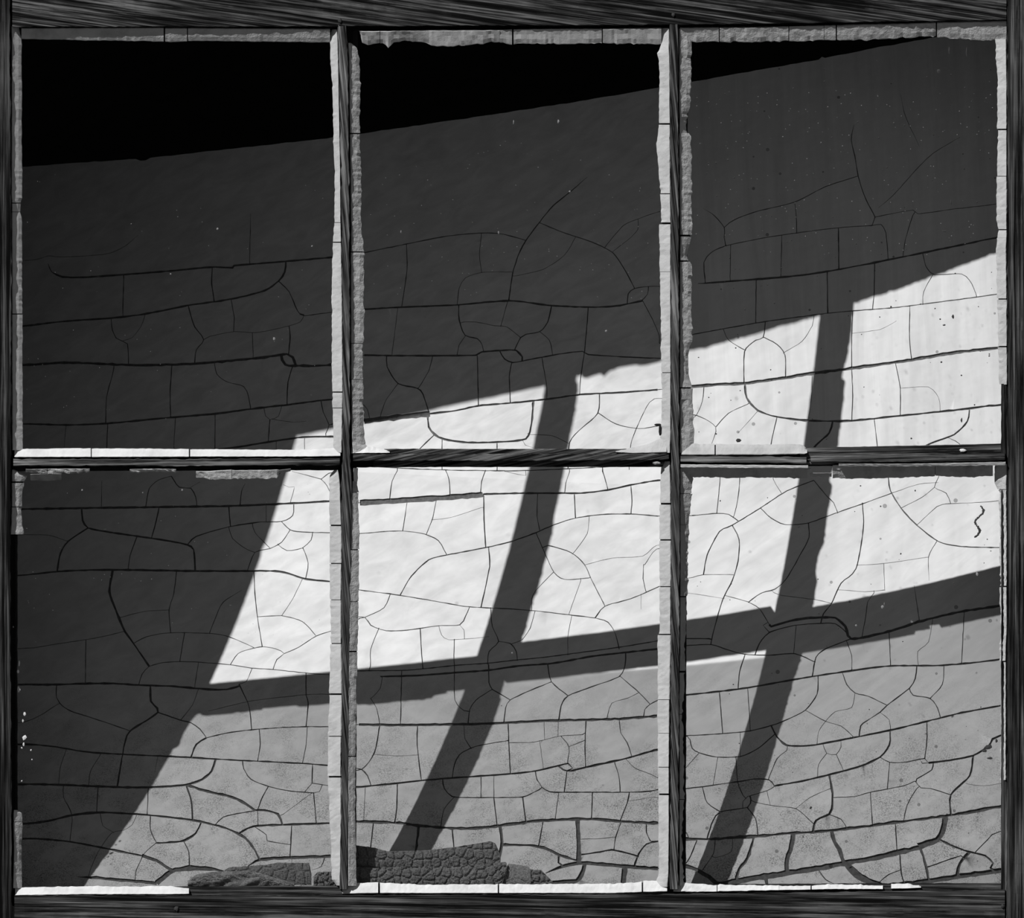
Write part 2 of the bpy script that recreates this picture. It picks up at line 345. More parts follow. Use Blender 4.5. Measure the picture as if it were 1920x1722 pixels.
chip(1235, 797, 9, 2.6, 1, M_dark, 'wood_splinter', 4, 5)
chip(1238, 806, 3, 12, -2, M_dark, 'wood_splinter', 3, 8)
for i, (u, v, r) in enumerate(((637, 38, 5), (1262, 28, 4), (331, 1705, 5), (1880, 1700, 4))):
    chip(u, v, r, r*1.2, -HF, M_nail, 'nail', 3, 20+i)
# flecks and smears on the glass
vs, fs = [], []
def fleck(u, v, r, rv=None):
    rv = rv or r; b = len(vs); n = 6
    for i in range(n):
        a = 2*math.pi*i/n; k = R.uniform(.6, 1.15); vs.append(P(u+r*k*math.cos(a), v+rv*k*math.sin(a), -.15))
    vs.append(P(u, v, -.9)); fs.extend((b+i, b+(i+1) % n, b+n) for i in range(n))
for (u, v, r, q) in ((36, 1245, 2, 6), (34, 1260, 2.5, 4), (35, 1294, 3.5, 8), (46, 1340, 3, 5), (43, 1352, 2, 4), (46, 1383, 4, 6), (44, 1396, 2, 4), (41, 1403, 2, 2), (58, 1407, 1.5, 2), (60, 1425, 1.5, 2), (41, 1465, 1.5, 2), (25, 1176, 1, 2)): fleck(u, v, r, q)
adopt(mesh_obj('paint_flecks', vs, fs, M_fleck, kind='stuff'), win)
vs, fs = [], []
for (u, v, r, q) in ((408, 429, 2.4, 2.4), (585, 462, 1.8, 2), (246, 420, 1.5, 1), (320, 514, 1.5, 1.5), (1047, 228, 2, 4), (963, 229, 1.4, 5), (514, 635, 3, 3), (1136, 621, 2.5, 2.5), (1655, 1138, 3, 4), (1658, 1133, 1, 4), (1605, 1173, 2.2, 2.2), (1832, 1077, 3, 5), (154, 919, 2, 2), (342, 919, 2, 2), (268, 924, 1.5, 1.5), (935, 436, 1.5, 3), (752, 435, 1.4, 3), (1068, 359, 2, 2), (940, 1323, 2, 2), (960, 1225, 2, 2)):
    fleck(u, v, r, q)
for i in range(230): fleck(R.uniform(48, 610), R.choice((R.uniform(320, 830), R.uniform(905, 1250))), R.uniform(.3, .8))
for i in range(190): fleck(R.uniform(690, 1225), R.uniform(260, 560), R.uniform(.3, .9))
for i in range(240): fleck(R.uniform(1305, 1862), R.uniform(170, 480), R.uniform(.4, 1.1))
adopt(mesh_obj('dust_specks', vs, fs, M_speck, kind='stuff'), win)
vs, fs = [], []
for i in range(120):
    u, v = R.uniform(1305, 1862), R.uniform(110, 830)
    fleck(u, v, R.uniform(.7, 2.0))
for i in range(60): fleck(R.uniform(1305, 1862), R.uniform(905, 1640), R.uniform(.7, 1.8))
for (u, v, a, b) in ((1385, 826, 5, 4), (1803, 788, 2, 6), (1780, 95, 1.6, 8), (1812, 97, 1.4, 10), (1760, 133, 4, 4), (1783, 380, 1.6, 6), (1787, 594, 3, 6), (1770, 434, 5, 1.5), (1853, 1402, 9, 6), (1846, 1408, 6, 3), (1868, 1390, 3, 5), (1855, 1422, 6, 2.5), (1520, 1515, 3.5, 3.5), (1770, 1140-530, 3, 2)):
    fleck(u, v, a, b)
for k in range(42): fleck(1838+6*math.sin(k*.233)-k*.27+2+R.uniform(-.8, .8), 950+k*1.4, 1.6+R.random()*1.6, 1.8)
adopt(mesh_obj('dirt_spots', vs, fs, M_nail, kind='stuff'), win)

# interior stool under the sash
slab('trim_1', (0-960)*S, (1925-960)*S, (HB+.5)*S, 58*S, CZ+(861-1702)*S, CZ+(861-1668)*S, M_dark, kind='structure')

# ------------------------------------------------------------------ the fallen window shade
CF = [605.62, 399.31, -188.64, 66.31, -281.27, -224.17, 102.39, -11.2, 8.55, -28.43]
def dep(u, v):
    X = (u-960)/1000; Z = (861-v)/1000
    e = [1, Z, Z*Z, Z**3, X, X*Z, X*Z*Z, X*X, X*X*Z, X**3]
    d = sum(a*b for a, b in zip(CF, e))/1.25
    lo = 46.0
    if d < lo+40: d = lo+40*math.exp((d-lo-40)/40)
    return d

tm = NT('cracked painted cloth')
v = tm.coord(); oi = tm.n('ShaderNodeObjectInfo')
n1 = tm.noise(v, 9, 4, .5); n2 = tm.noise(tm.coord(scale=(1, 1, 2.2), rot=(0, math.radians(25), 0)), 70, 4, .6); n3 = tm.noise(v, 900, 3, .7)
sepz = tm.n('ShaderNodeSeparateXYZ'); tm.l(tm.coord(), sepz.inputs[0])
low = tm.maprange(sepz.outputs[2], CZ-.36, CZ-.17, 1.0, 0.0, 'SMOOTHSTEP')
a = tm.math('ADD', tm.maprange(n1, .3, .7, .76, .82), tm.maprange(n2, .3, .7, -.03, .03))
a = tm.math('ADD', a, tm.maprange(oi.outputs['Random'], 0, 1, -.02, .02))
dirt = tm.math('MULTIPLY', tm.math('MULTIPLY', low, tm.maprange(tm.noise(v, 30, 4, .7), .42, .62, 0, 1)), tm.maprange(n3, .46, .6, 0, .5))
wv = tm.n('ShaderNodeTexVoronoi', feature='DISTANCE_TO_EDGE', i_Scale=90); 
nv = tm.n('ShaderNodeTexNoise', i_Scale=60, i_Detail=3); tm.l(v, nv.inputs['Vector'])
mxv = tm.n('ShaderNodeMix', data_type='VECTOR'); mxv.inputs[0].default_value = .03; tm.l(v, mxv.inputs[4]); tm.l(nv.outputs['Color'], mxv.inputs[5]); tm.l(mxv.outputs[1], wv.inputs['Vector'])
ring = tm.math('MULTIPLY', tm.maprange(wv.outputs['Distance'], 0, .05, .10, 0), tm.math('MULTIPLY', low, tm.maprange(n1, .45, .55, 0, 1)))
a = tm.math('SUBTRACT', tm.math('SUBTRACT', a, dirt), ring)
tm.base(a, .7, .12); tm.bump(tm.math('ADD', tm.math('MULTIPLY', n2, 1), tm.math('MULTIPLY', n3, .08)), .10, .001)
M_sheet = tm.m
M_cloth = plain('dark backing cloth', .13, .95, 300, .3)

CR = """1:58,488 89,480 113,482 163,480 205,475 234,462 259,441
3:90,494 97,510 117,519 156,520 230,515 319,508 393,501 436,502 439,498 524,491 627,482
1.2:470,400 469,443 468,494
1.5:232,517 230,591
1.8:398,502 397,531 401,561
3:536,491 534,510 522,527 496,545 432,561 351,573 276,588 213,596 128,602 71,608 46,611
1.5:522,527 542,547 563,590 595,589 627,585
1.8:353,573 358,592 365,613 382,637 368,656 365,680
1.3:433,560 439,595 438,622
1.5:208,597 211,620 218,634 230,640 239,645 241,679
1:272,590 264,613 248,633 230,639
1:382,637 393,631 439,622 478,624 514,618 542,611 563,604 570,590 563,588
2:542,611 544,631 541,664
1:473,624 475,670
4:53,684 120,680 184,682 266,685 365,682 425,677 496,670 538,664 549,670 554,684
4:529,675 535,684 553,686 595,686 627,684
1.5:214,684 211,702 200,744 198,794
2:322,686 319,737 320,783
1.3:402,680 407,702 425,716 457,725 466,744 470,767
1.8:549,686 540,716 538,758
3:46,795 124,797 202,794 319,783 404,776 471,767 549,758 602,751 627,749
1:124,797 120,840
1.5:202,794 200,842
1:329,783 326,836
1.5:403,777 403,840
1:495,767 498,780 506,787 522,781 528,762
1.8:506,787 503,827
0.8:510,786 549,792 574,790
1.3:602,752 606,773 617,797 611,819
1:617,797 630,792
3:71,854 177,853 301,848 425,841 503,829 567,820 627,819
0.8:518,828 518,865
1:571,822 571,872
3.5:43,955 152,953 298,951 429,949 549,944 623,940
1:191,902 190,951
1.3:322,893 298,900 280,916 273,951
1.8:321,893 336,914 358,916 367,932 369,950
1:356,915 375,904
1.8:460,907 453,921 450,949
1.3:547,884 581,893 602,899 613,911 618,921 623,941
1.3:602,899 616,888
0.9:531,909 542,914 552,913 544,944
2.8:153,954 155,976 165,990 198,997 266,1007 319,1015 351,1022 363,1031 366,1070
2.5:165,990 128,1015 113,1038 107,1072
1:43,1003 92,1004 126,1015
1.8:298,952 292,981 284,1009
1.5:257,1006 244,1042 240,1069
2:429,950 432,987
2:351,1022 368,1006 430,988 489,979 528,978 549,967 551,944
0.8:499,950 499,978
1.8:528,978 544,994 567,998 623,999
1:473,981 478,999 506,1028
1.5:544,994 528,1017 506,1029 478,1036 464,1070
1:429,989 436,1010 460,1029 478,1036
1.3:522,1022 538,1033 567,1028 583,1013 586,999
1.5:568,1028 578,1056 573,1086
3:39,1079 106,1072 177,1069 241,1069 365,1071 460,1071 524,1072 574,1086 623,1091
1.6:476,1073 478,1113 483,1159 492,1214
0.9:567,1086 549,1123 528,1155
1.3:453,1107 418,1130 404,1159 393,1187
1.5:331,1072 326,1113 317,1144 320,1186
1:227,1158 269,1147 317,1144
3:211,1071 205,1109 213,1134 223,1159 234,1184 251,1208 280,1250
1.3:485,1157 528,1155 567,1166 593,1193
1.5:623,1183 593,1193 560,1214 533,1226
1.2:51,1216 106,1208 166,1199 198,1193 234,1184
1.3:161,1200 160,1281
1.3:250,1207 276,1194 319,1187 393,1188 425,1193 460,1207 478,1216
1.3:346,1187 337,1241
1.5:260,1285 266,1265 280,1250 305,1243 336,1241 372,1242 432,1247 471,1253 514,1256 570,1262 623,1266
1:372,1242 365,1290
1.3:432,1247 446,1226 471,1217 494,1213 517,1217 533,1226 519,1237 512,1256
1:473,1253 462,1278 448,1283
3:39,1284 106,1284 159,1282 213,1282 260,1285 319,1287 390,1293 425,1293 448,1287
2:448,1283 460,1308 468,1329 472,1369
2:574,1262 574,1304 578,1318 574,1363
1.8:106,1284 106,1308 112,1319 131,1333 177,1348 244,1371
1.3:112,1319 46,1354
2.5:282,1286 283,1315 296,1336 244,1371 234,1393 230,1414 220,1474
2:296,1336 336,1350 358,1356 375,1368 387,1384
1:372,1292 361,1322 339,1350
0.9:390,1334 471,1315 574,1303 618,1302
2.5:387,1384 368,1396 358,1421
2:387,1384 425,1375 471,1369 524,1365 574,1363 618,1363
1.8:486,1368 488,1396 483,1428
1.2:576,1364 574,1396 567,1432
2.5:43,1396 99,1400 159,1410 230,1415 301,1418 358,1421 425,1425 485,1428 567,1432 620,1436
1:124,1407 113,1439 110,1471
1.2:188,1416 170,1446 166,1472
0.8:296,1418 290,1449
3.5:43,1471 110,1472 184,1475 248,1477 301,1476 349,1472 379,1462 397,1446 404,1425
1.8:455,1428 457,1442 471,1462 503,1475 538,1483 570,1486 588,1487
1.8:586,1436 585,1469
1:585,1469 572,1485
1.3:585,1469 618,1474
1:604,1471 599,1485 588,1487
1.6:588,1487 593,1543
0.8:584,1488 531,1527
4:349,1472 390,1485 425,1492 453,1503 478,1520
2.5:349,1472 359,1503 361,1536
2:503,1476 492,1495 483,1520
3:478,1520 496,1520 521,1527 529,1545
1.2:119,1474 119,1495 135,1529 131,1577
1.8:184,1475 181,1524
1.5:278,1476 276,1527
3.5:43,1545 89,1540 135,1529 184,1524 255,1527 319,1533 375,1541 425,1554 460,1572 478,1595 487,1614
0.9:188,1526 193,1549 213,1561
0.9:257,1527 248,1547 232,1557 209,1563 184,1598 170,1630 165,1648
1.8:282,1530 282,1556 293,1580
3:377,1543 367,1563 345,1577 319,1580 293,1581
1.5:293,1581 276,1595 267,1605
2:344,1577 354,1598 355,1628
2:404,1547 418,1533 446,1526 483,1520
1.2:483,1520 484,1547
3.5:450,1562 475,1550 531,1547 595,1545 620,1544
1.3:476,1550 499,1566 501,1577 542,1584
2:547,1547 544,1607
5:464,1625 489,1612 544,1609 620,1606
3:57,1573 124,1578 177,1587 230,1598 266,1605
5:266,1605 294,1614 312,1626 326,1634
1.5:267,1607 255,1634 253,1653
8:294,1657 312,1641 329,1632 375,1628 421,1634
5:145,1644 198,1648 255,1653 294,1657
2:609,1607 602,1626 584,1632
1.5:547,1611 547,1630
2:682,474 760,458 837,443 903,437 943,439 986,451
1.3:762,458 763,507 753,576
2.2:1101,332 1070,359 1037,386 1012,416 986,451 972,478 961,514 954,563
1.8:1010,417 1056,436 1110,454 1149,474 1172,507 1190,541
1:1240,396 1198,410 1169,423 1136,461
1:1196,410 1196,430 1183,445 1149,472
0.9:1079,445 1059,478 1019,505 965,518
0.9:903,437 899,478 903,510
1:959,510 903,511 873,521 861,540 857,572
2.8:682,580 753,576 855,572 954,564 1034,573 1103,576 1154,574 1205,564
1.5:1176,571 1178,551 1190,541 1216,537 1242,537
1.5:1216,537 1214,552 1203,564
1.3:1205,564 1223,598 1236,629 1236,644
2:860,573 861,600 872,629 895,635 904,647 907,660
1:952,565 939,611
1:868,604 892,604 928,611 950,613 976,633
2:1034,574 1027,604 1012,622 986,627 976,633 965,656
1.3:1012,622 1030,638 1036,664
1:872,631 861,647 857,666
1.8:1103,576 1101,604 1096,660
2.5:683,666 746,667 837,667 892,666 903,660 957,656 968,657 979,669 979,678
2.2:937,658 946,673 961,680 979,677 1016,670 1056,663 1092,659 1103,665 1165,669 1234,672
0.8:746,578 735,664
2.2:725,667 726,688 746,719 782,728 793,739 806,779
1.3:811,669 804,695 786,726
1.2:746,720 724,750 713,781
1:682,759 689,768 693,784
2:895,667 896,713 897,761
1.8:959,682 955,706 957,755
1.2:1016,671 1025,724 1025,749
1.3:1096,660 1089,706 1087,739
9:683,790 746,782 806,776
3:806,776 855,770 897,761 957,756 1023,749 1089,740 1165,736 1233,731
3:802,779 804,801 815,815 833,824 877,830 935,829 986,823 997,793 1000,751
2:815,815 786,843 775,863
1.5:829,824 829,881
1.5:932,830 932,877
1:979,824 985,835 1001,840
0.9:994,815 1034,817 1067,832
1.8:1124,739 1121,775 1085,808 1068,830 1065,877
1.6:1121,774 1154,795 1198,804 1233,799
1.2:1227,748 1212,764 1198,793 1183,832 1180,881
2:675,874 819,881 965,883 1110,877 1234,870
1.5:745,883 735,903 731,934
1.6:836,883 842,899 844,930
1.6:910,883 903,903 901,926
0.8:986,892 946,884
1.2:1068,884 1061,906 1059,925
2:1130,884 1136,903 1140,919
9:675,943 746,939 837,933 906,928
2.8:906,927 983,925 1059,925 1089,925 1140,919 1191,908 1234,901
1.2:764,937 760,965 755,996
1.4:819,934 811,972 799,1003
2.4:907,930 908,983 911,1027
0.7:811,975 848,970 903,952
1.3:1008,926 1007,968 1012,994
2:1077,926 1079,971
1.6:1183,912 1185,939 1183,963
1.5:675,1001 720,997 757,996 797,1002 822,1014 838,1041
2.2:751,1115 771,1081 804,1050 838,1041 911,1027 957,1016 1005,999 1037,985 1078,972 1129,965 1183,964 1234,968
2:916,1027 918,1063 902,1139
1.5:1005,999 1023,1041 1039,1074 1059,1087 1105,1084
0.8:1105,968 1101,1001 1078,1034
1.6:1027,1023 1070,1036 1096,1059 1110,1089 1134,1136
1:1037,1074 1005,1107 997,1123 997,1143
0.8:1099,1059 1147,1047 1205,1043 1231,1023
1.3:1207,1059 1206,1085 1211,1109
1:1231,1030 1209,1059
1.8:675,1107 731,1114 801,1125 877,1138 957,1142 1005,1146 1074,1154 1116,1159
1.8:1116,1159 1134,1137 1183,1123 1236,1100
0.8:1202,1114 1202,1143
0.8:1089,1089 1067,1151
1.3:732,1114 720,1140 684,1158 675,1160
1.6:684,1158 695,1173 724,1183 764,1182 819,1174 862,1172 873,1156 880,1140
0.8:862,1172 870,1182 871,1197
0.8:823,1175 828,1191 841,1200 892,1197 917,1194
1.2:709,1182 695,1218 692,1257
1.8:788,1180 790,1218 793,1255
1.3:852,1200 851,1229 852,1249
1.5:920,1142 923,1175 935,1203 917,1222 914,1246
1.5:935,1203 957,1207 968,1222 970,1240
1.2:1003,1147 994,1178 979,1200 961,1207
0.9:1072,1156 1065,1193 1065,1229
1.6:1116,1159 1140,1167 1154,1189 1161,1218
2:675,1258 764,1257 855,1248 914,1244 968,1238 1019,1233 1103,1222 1161,1214 1234,1202
3:713,1269 782,1267 862,1261 917,1257 972,1249 1037,1244 1110,1231 1161,1225 1234,1217
1.6:753,1257 753,1266 751,1357
1.3:852,1248 853,1313 870,1333
1:717,1269 713,1291 698,1308
1.8:916,1246 917,1280 923,1293
1.2:695,1310 706,1328 712,1357
1.8:923,1293 892,1313 881,1331 878,1356
1.8:923,1293 957,1313
2:945,1355 948,1328 957,1313 994,1295 1034,1279
1.8:1027,1246 1034,1279 1065,1305
2:1048,1350 1052,1324 1065,1305 1110,1288 1161,1269 1172,1248 1173,1226
1.6:1163,1269 1198,1299 1219,1321
1:1198,1299 1176,1310 1147,1319 1138,1348
1.5:1207,1342 1209,1331 1219,1321 1234,1313
4:673,1359 746,1360 833,1359 921,1357 1023,1352 1110,1350 1169,1348 1234,1343
2:712,1361 702,1412 678,1443
2.2:783,1359 782,1397 790,1463
1.3:870,1359 872,1386 883,1403
0.8:702,1415 746,1418 782,1416
2:667,1441 678,1443 689,1455 696,1474
1.6:848,1459 852,1434 862,1415 892,1400 953,1389
2:953,1359 954,1390 957,1452
1.2:954,1393 1001,1392 1048,1381 1092,1378 1097,1375
0.8:1020,1353 1021,1388
0.8:1047,1352 1046,1381
2.2:1099,1350 1097,1390 1098,1439
0.8:1012,1390 1019,1444
1.2:1052,1381 1067,1401 1064,1432
1.3:1068,1400 1096,1389
1.6:1161,1349 1164,1375 1176,1393 1185,1420
2.5:667,1477 696,1474 746,1469 790,1464 848,1459 910,1455 965,1451 1005,1446 1048,1436 1065,1432 1074,1441 1063,1446
3:1048,1437 1056,1444 1070,1446 1099,1439 1172,1423 1234,1406
2:830,1462 833,1479 848,1494 877,1496 924,1496 979,1495 1001,1486 1016,1477 1007,1463 1004,1447
2.2:1016,1477 1030,1485 1056,1486 1110,1486 1183,1486 1220,1484 1234,1481
1.5:902,1455 902,1495
1:926,1455 926,1495
1.8:1063,1446 1058,1486
2:1152,1428 1161,1459 1163,1486
1:1174,1424 1191,1441 1220,1452 1233,1459
0.8:685,1475 682,1541
2.4:745,1470 744,1514 740,1543
1.5:852,1495 833,1517 826,1552
2:926,1496 932,1548
2.4:980,1495 986,1542
1.2:1048,1486 1041,1537
2.2:1111,1486 1109,1536
2:1180,1488 1176,1506 1163,1539
0.8:1180,1503 1220,1496
4.5:666,1541 739,1543 782,1548 855,1554 910,1552 965,1545 1019,1539 1109,1536 1165,1541 1234,1544
2.2:700,1545 695,1588 691,1605
4:785,1550 780,1594 779,1609
2.5:848,1554 851,1590 852,1605
5:937,1548 941,1579 935,1619 932,1660
2.2:1018,1541 1010,1587
7:1083,1539 1085,1576 1085,1618
1.8:1164,1543 1154,1572 1151,1594
1:1090,1574 1125,1573 1152,1570
2:1212,1543 1212,1561 1220,1578
4:941,1585 983,1585 1019,1590 1052,1605 1081,1614
3:1048,1605 1047,1618 1056,1625
2.5:1089,1603 1125,1598 1147,1594 1183,1602 1198,1607
2.5:1234,1578 1212,1583 1198,1601 1189,1625
6:1023,1638 1052,1626 1085,1619 1129,1621 1183,1626 1234,1629
7:1096,1623 1090,1641 1081,1652 1037,1656 1001,1660
9:1172,1627 1169,1654 1167,1689
1.8:1601,233 1596,262 1603,292 1609,330 1621,368 1641,407
1.6:1357,427 1377,412 1421,396 1490,379 1548,350 1609,330
1.4:1318,390 1340,405 1358,427 1358,445 1361,461
1.2:1490,379 1493,405 1494,436
1.6:1322,525 1320,492 1333,474 1361,461 1439,445 1530,432 1585,426 1635,423
1.5:1641,407 1635,423
1.4:1641,407 1676,400 1712,394 1721,401 1789,392 1865,383
1:1647,390 1676,365 1719,317 1749,288 1800,257
0.9:1688,175 1698,219 1725,277
1.3:1635,423 1652,421 1661,437 1665,483
1.2:1712,403 1698,448 1693,481
1.2:1370,459 1369,525
1.2:1466,441 1464,518
2:1572,427 1573,505
3:1309,532 1402,525 1504,516 1585,503 1657,489 1730,474 1803,459 1867,446
1.5:1418,525 1417,603
2:1551,510 1552,587
1.5:1640,494 1639,547 1636,580
1.5:1730,474 1736,499 1752,515 1803,514 1822,532 1832,558
1:1749,515 1732,547 1730,572
2:1300,627 1366,615 1435,603 1548,588 1599,583 1676,577 1749,568 1867,552
1.6:1599,583 1597,633 1597,688 1599,742 1597,788
1.5:1706,575 1705,626 1709,673
1.2:1356,617 1366,638 1395,656
1.8:1395,719 1395,669 1399,653 1417,638 1431,633 1435,603
1.8:1433,633 1457,646 1472,666 1473,708
0.8:1472,660 1504,640 1523,611 1526,593
0.7:1599,625 1650,618 1681,602
5:1289,726 1344,721 1395,719 1475,708 1530,699 1596,691 1709,675 1785,662 1871,652
3:1397,720 1400,746 1421,770 1457,782 1519,789 1597,789 1676,781 1803,768 1854,761 1880,759
1.3:1320,724 1317,753 1306,779 1302,782
1.3:1306,779 1342,801 1333,837
1.5:1342,801 1366,775 1402,758
0.8:1421,771 1384,812
1.5:1457,782 1446,830 1442,874
1:1523,700 1521,750 1515,788
1.6:1679,680 1688,728 1688,779
0.7:1690,728 1741,726 1760,746 1763,771
1.5:1639,784 1645,837 1647,870
3:1561,792 1555,812 1530,835 1512,859
2.5:1818,767 1814,790 1789,815 1738,835 1694,870
1:1778,821 1800,833 1822,870
2:1289,874 1402,868 1548,870 1694,868 1803,870 1884,866
1.3:1350,870 1350,901 1344,963
1.3:1387,870 1387,901 1383,939 1376,968
0.9:1450,870 1450,899 1466,926
1.6:1298,967 1344,963 1366,965 1384,977
2:1319,1078 1326,1041 1349,997 1373,985 1424,954 1475,921 1526,901
1.4:1526,901 1548,928 1563,943 1571,963
1.6:1427,954 1446,972 1472,984 1515,981 1571,961 1617,945 1672,925
0.9:1672,925 1723,908 1760,905
2.2:1663,870 1666,899 1670,921 1690,954 1719,985 1760,1016 1803,1025 1865,1027 1876,1027
1:1767,870 1760,895 1752,914 1774,925 1783,945
0.9:1690,953 1730,932 1752,914
1:1719,985 1749,957 1767,946 1822,943 1874,939
1.8:1373,985 1386,1012 1384,1052 1373,1089 1355,1125 1340,1176 1333,1207
1:1289,1085 1319,1078 1375,1078
2:1617,943 1619,990 1605,1067 1577,1094 1559,1132 1544,1151 1539,1169
0.8:1608,1060 1657,1057 1740,1045
0.8:1657,1057 1659,1107
1:1756,1016 1741,1045 1742,1089
0.9:1570,1106 1621,1110 1657,1107
1.3:1360,1117 1402,1129 1424,1142 1443,1172
1.6:1404,1129 1428,1112 1453,1105 1475,1085 1504,1034 1517,1008 1516,981
1:1446,1107 1461,1116 1530,1125 1559,1132
0.6:1289,1112 1360,1123
1.3:1714,1098 1723,1158 1724,1167
1.3:1616,1195 1623,1158 1627,1129 1639,1112
2:1287,1198 1329,1198
2:1286,1211 1333,1209 1359,1217 1395,1227 1442,1229 1490,1226 1526,1241
1.5:1431,1173 1443,1186
4:1446,1175 1493,1162 1537,1158 1566,1159 1585,1175 1596,1198 1657,1187 1730,1164 1803,1147 1874,1136
2:1416,1228 1424,1207 1443,1186 1490,1173 1541,1169 1566,1170 1585,1184 1596,1198
1:1493,1173 1488,1226
2.2:1596,1198 1548,1217 1530,1233 1523,1269
1.2:1588,1204 1597,1229 1597,1257
1.5:1667,1186 1670,1248
0.8:1749,1160 1741,1204 1721,1222 1722,1249
1.5:1808,1147 1803,1245
2.8:1283,1304 1348,1297 1402,1290 1475,1277 1523,1269 1597,1258 1670,1249 1767,1248 1874,1237
1.8:1397,1228 1387,1259 1384,1291
1.8:1349,1298 1355,1375
1.3:1402,1291 1407,1372
2:1534,1268 1532,1302 1510,1332 1475,1350 1446,1361 1406,1371 1355,1376 1287,1380
3:1446,1361 1457,1382 1475,1398 1512,1399 1541,1395 1603,1383 1668,1370 1738,1353 1803,1337 1874,1324
1.1:1510,1332 1548,1353 1577,1362 1601,1383
0.9:1532,1395 1535,1372 1548,1353 1566,1335 1597,1327 1603,1300
1.5:1579,1260 1588,1284 1603,1300 1628,1306 1663,1323
2.2:1719,1251 1716,1273 1705,1291 1663,1323 1650,1336 1625,1352 1614,1361 1611,1381
1:1650,1336 1667,1350 1670,1370
1.5:1770,1248 1767,1284 1744,1310
2:1705,1291 1712,1304 1744,1310 1758,1328 1763,1345
2:1289,1381 1298,1404 1311,1412 1344,1420 1388,1419 1421,1404 1455,1375
1:1311,1412 1287,1439
0.8:1388,1373 1388,1419
1.6:1380,1420 1383,1466 1393,1492
0.8:1346,1420 1337,1473
1.5:1477,1399 1475,1408 1457,1423 1441,1461
1.1:1543,1395 1550,1413 1568,1415 1577,1401 1577,1388
1:1550,1413 1535,1434 1533,1457
1.2:1568,1415 1581,1444
3:1669,1370 1668,1397 1650,1420 1614,1437 1559,1452 1504,1465 1452,1474
2.2:1452,1474 1442,1463 1417,1461 1384,1466 1329,1474 1280,1480
1.8:1650,1420 1668,1430 1694,1430 1734,1423 1741,1431 1729,1432 1725,1424
3:1741,1431 1781,1426 1825,1417 1854,1399 1874,1380
2:1738,1353 1738,1390 1734,1422
1.5:1668,1431 1664,1479
2.2:1750,1430 1747,1444 1719,1461 1718,1465
1.5:1561,1496 1603,1494 1632,1486 1694,1474 1716,1465
1.8:1717,1466 1727,1478 1745,1479 1783,1491
2.6:1825,1417 1818,1455 1783,1491 1783,1528
0.8:1812,1470 1840,1474 1874,1470
3.5:1555,1454 1561,1488 1560,1517 1555,1527 1530,1539 1524,1561
1.8:1632,1486 1636,1547
1.4:1719,1479 1701,1510 1694,1541
1.4:1555,1528 1577,1537 1588,1554
0.9:1557,1479 1519,1496 1493,1516
1.2:1417,1505 1453,1512 1493,1517 1526,1546
1.2:1452,1475 1439,1483 1402,1494 1393,1503 1393,1517
0.8:1439,1488 1444,1510
2:1317,1475 1326,1506 1351,1523
2.2:1326,1572 1337,1539 1351,1523 1402,1514 1408,1499
2.2:1402,1516 1417,1536 1421,1567
4.5:1278,1573 1326,1574 1421,1568 1475,1563 1524,1561 1585,1555 1657,1545 1730,1536 1789,1528 1874,1513
2:1280,1554 1291,1572
2:1307,1576 1286,1619
1.2:1341,1576 1338,1601 1317,1632
0.8:1373,1572 1371,1598 1340,1609
4:1413,1570 1402,1609 1386,1630 1380,1652
7:1488,1565 1482,1594 1475,1612 1475,1636
6:1559,1559 1565,1579 1574,1594 1581,1616
2:1679,1545 1682,1598
9:1772,1536 1767,1561 1756,1574 1723,1587
9:1344,1658 1366,1656 1424,1645 1475,1638 1530,1629 1585,1619 1639,1609 1687,1598 1730,1587 1760,1574
3:1760,1574 1789,1588 1818,1598 1847,1605 1862,1619 1865,1633
1.5:1874,1560 1851,1576 1829,1598
2.2:1687,1599 1690,1638 1696,1658
4:1725,1588 1734,1616 1741,1649
2:1740,1626 1802,1605
5:1818,1598 1800,1619 1794,1643
1.5:1688,1632 1665,1641 1650,1654
10:1588,1621 1606,1641 1628,1652 1657,1663
2:1534,1630 1548,1650 1570,1660
8:1657,1663 1730,1654 1803,1643 1874,1633
6:1278,1623 1304,1630 1329,1645 1344,1658
6:1435,1641 1439,1660 1453,1667"""
TOP = [(-70, 322), (40, 313), (150, 305), (255, 298), (263, 301), (273, 301), (282, 296), (400, 283), (500, 272), (625, 258), (680, 250), (800, 233), (950, 211), (1100, 188), (1230, 165), (1300, 153), (1430, 130), (1535, 112), (1541, 107), (1547, 109), (1560, 106), (1650, 88), (1688, 82), (1730, 74), (1870, 50), (2000, 25)]
BOT = 1738

def smooth(p, step=9):
    q = [np.array(a, float) for a in p]
    if len(q) == 2: q = [q[0], (q[0]*2+q[1])/3, (q[0]+q[1]*2)/3, q[1]]
    q = [2*q[0]-q[1]]+q+[2*q[-1]-q[-2]]; out = []
    for i in range(1, len(q)-2):
        n = max(1, int(round(np.linalg.norm(q[i+1]-q[i])/step)))
        for k in range(n):
            t = k/n; a, b, c, d = q[i-1], q[i], q[i+1], q[i+2]
            h = .5*((2*b)+(-a+c)*t+(2*a-5*b+4*c-d)*t*t+(-a+3*b-3*c+d)*t**3)
            out.append(h*.75+(b+(c-b)*t)*.25)
    out.append(q[-2]); return out

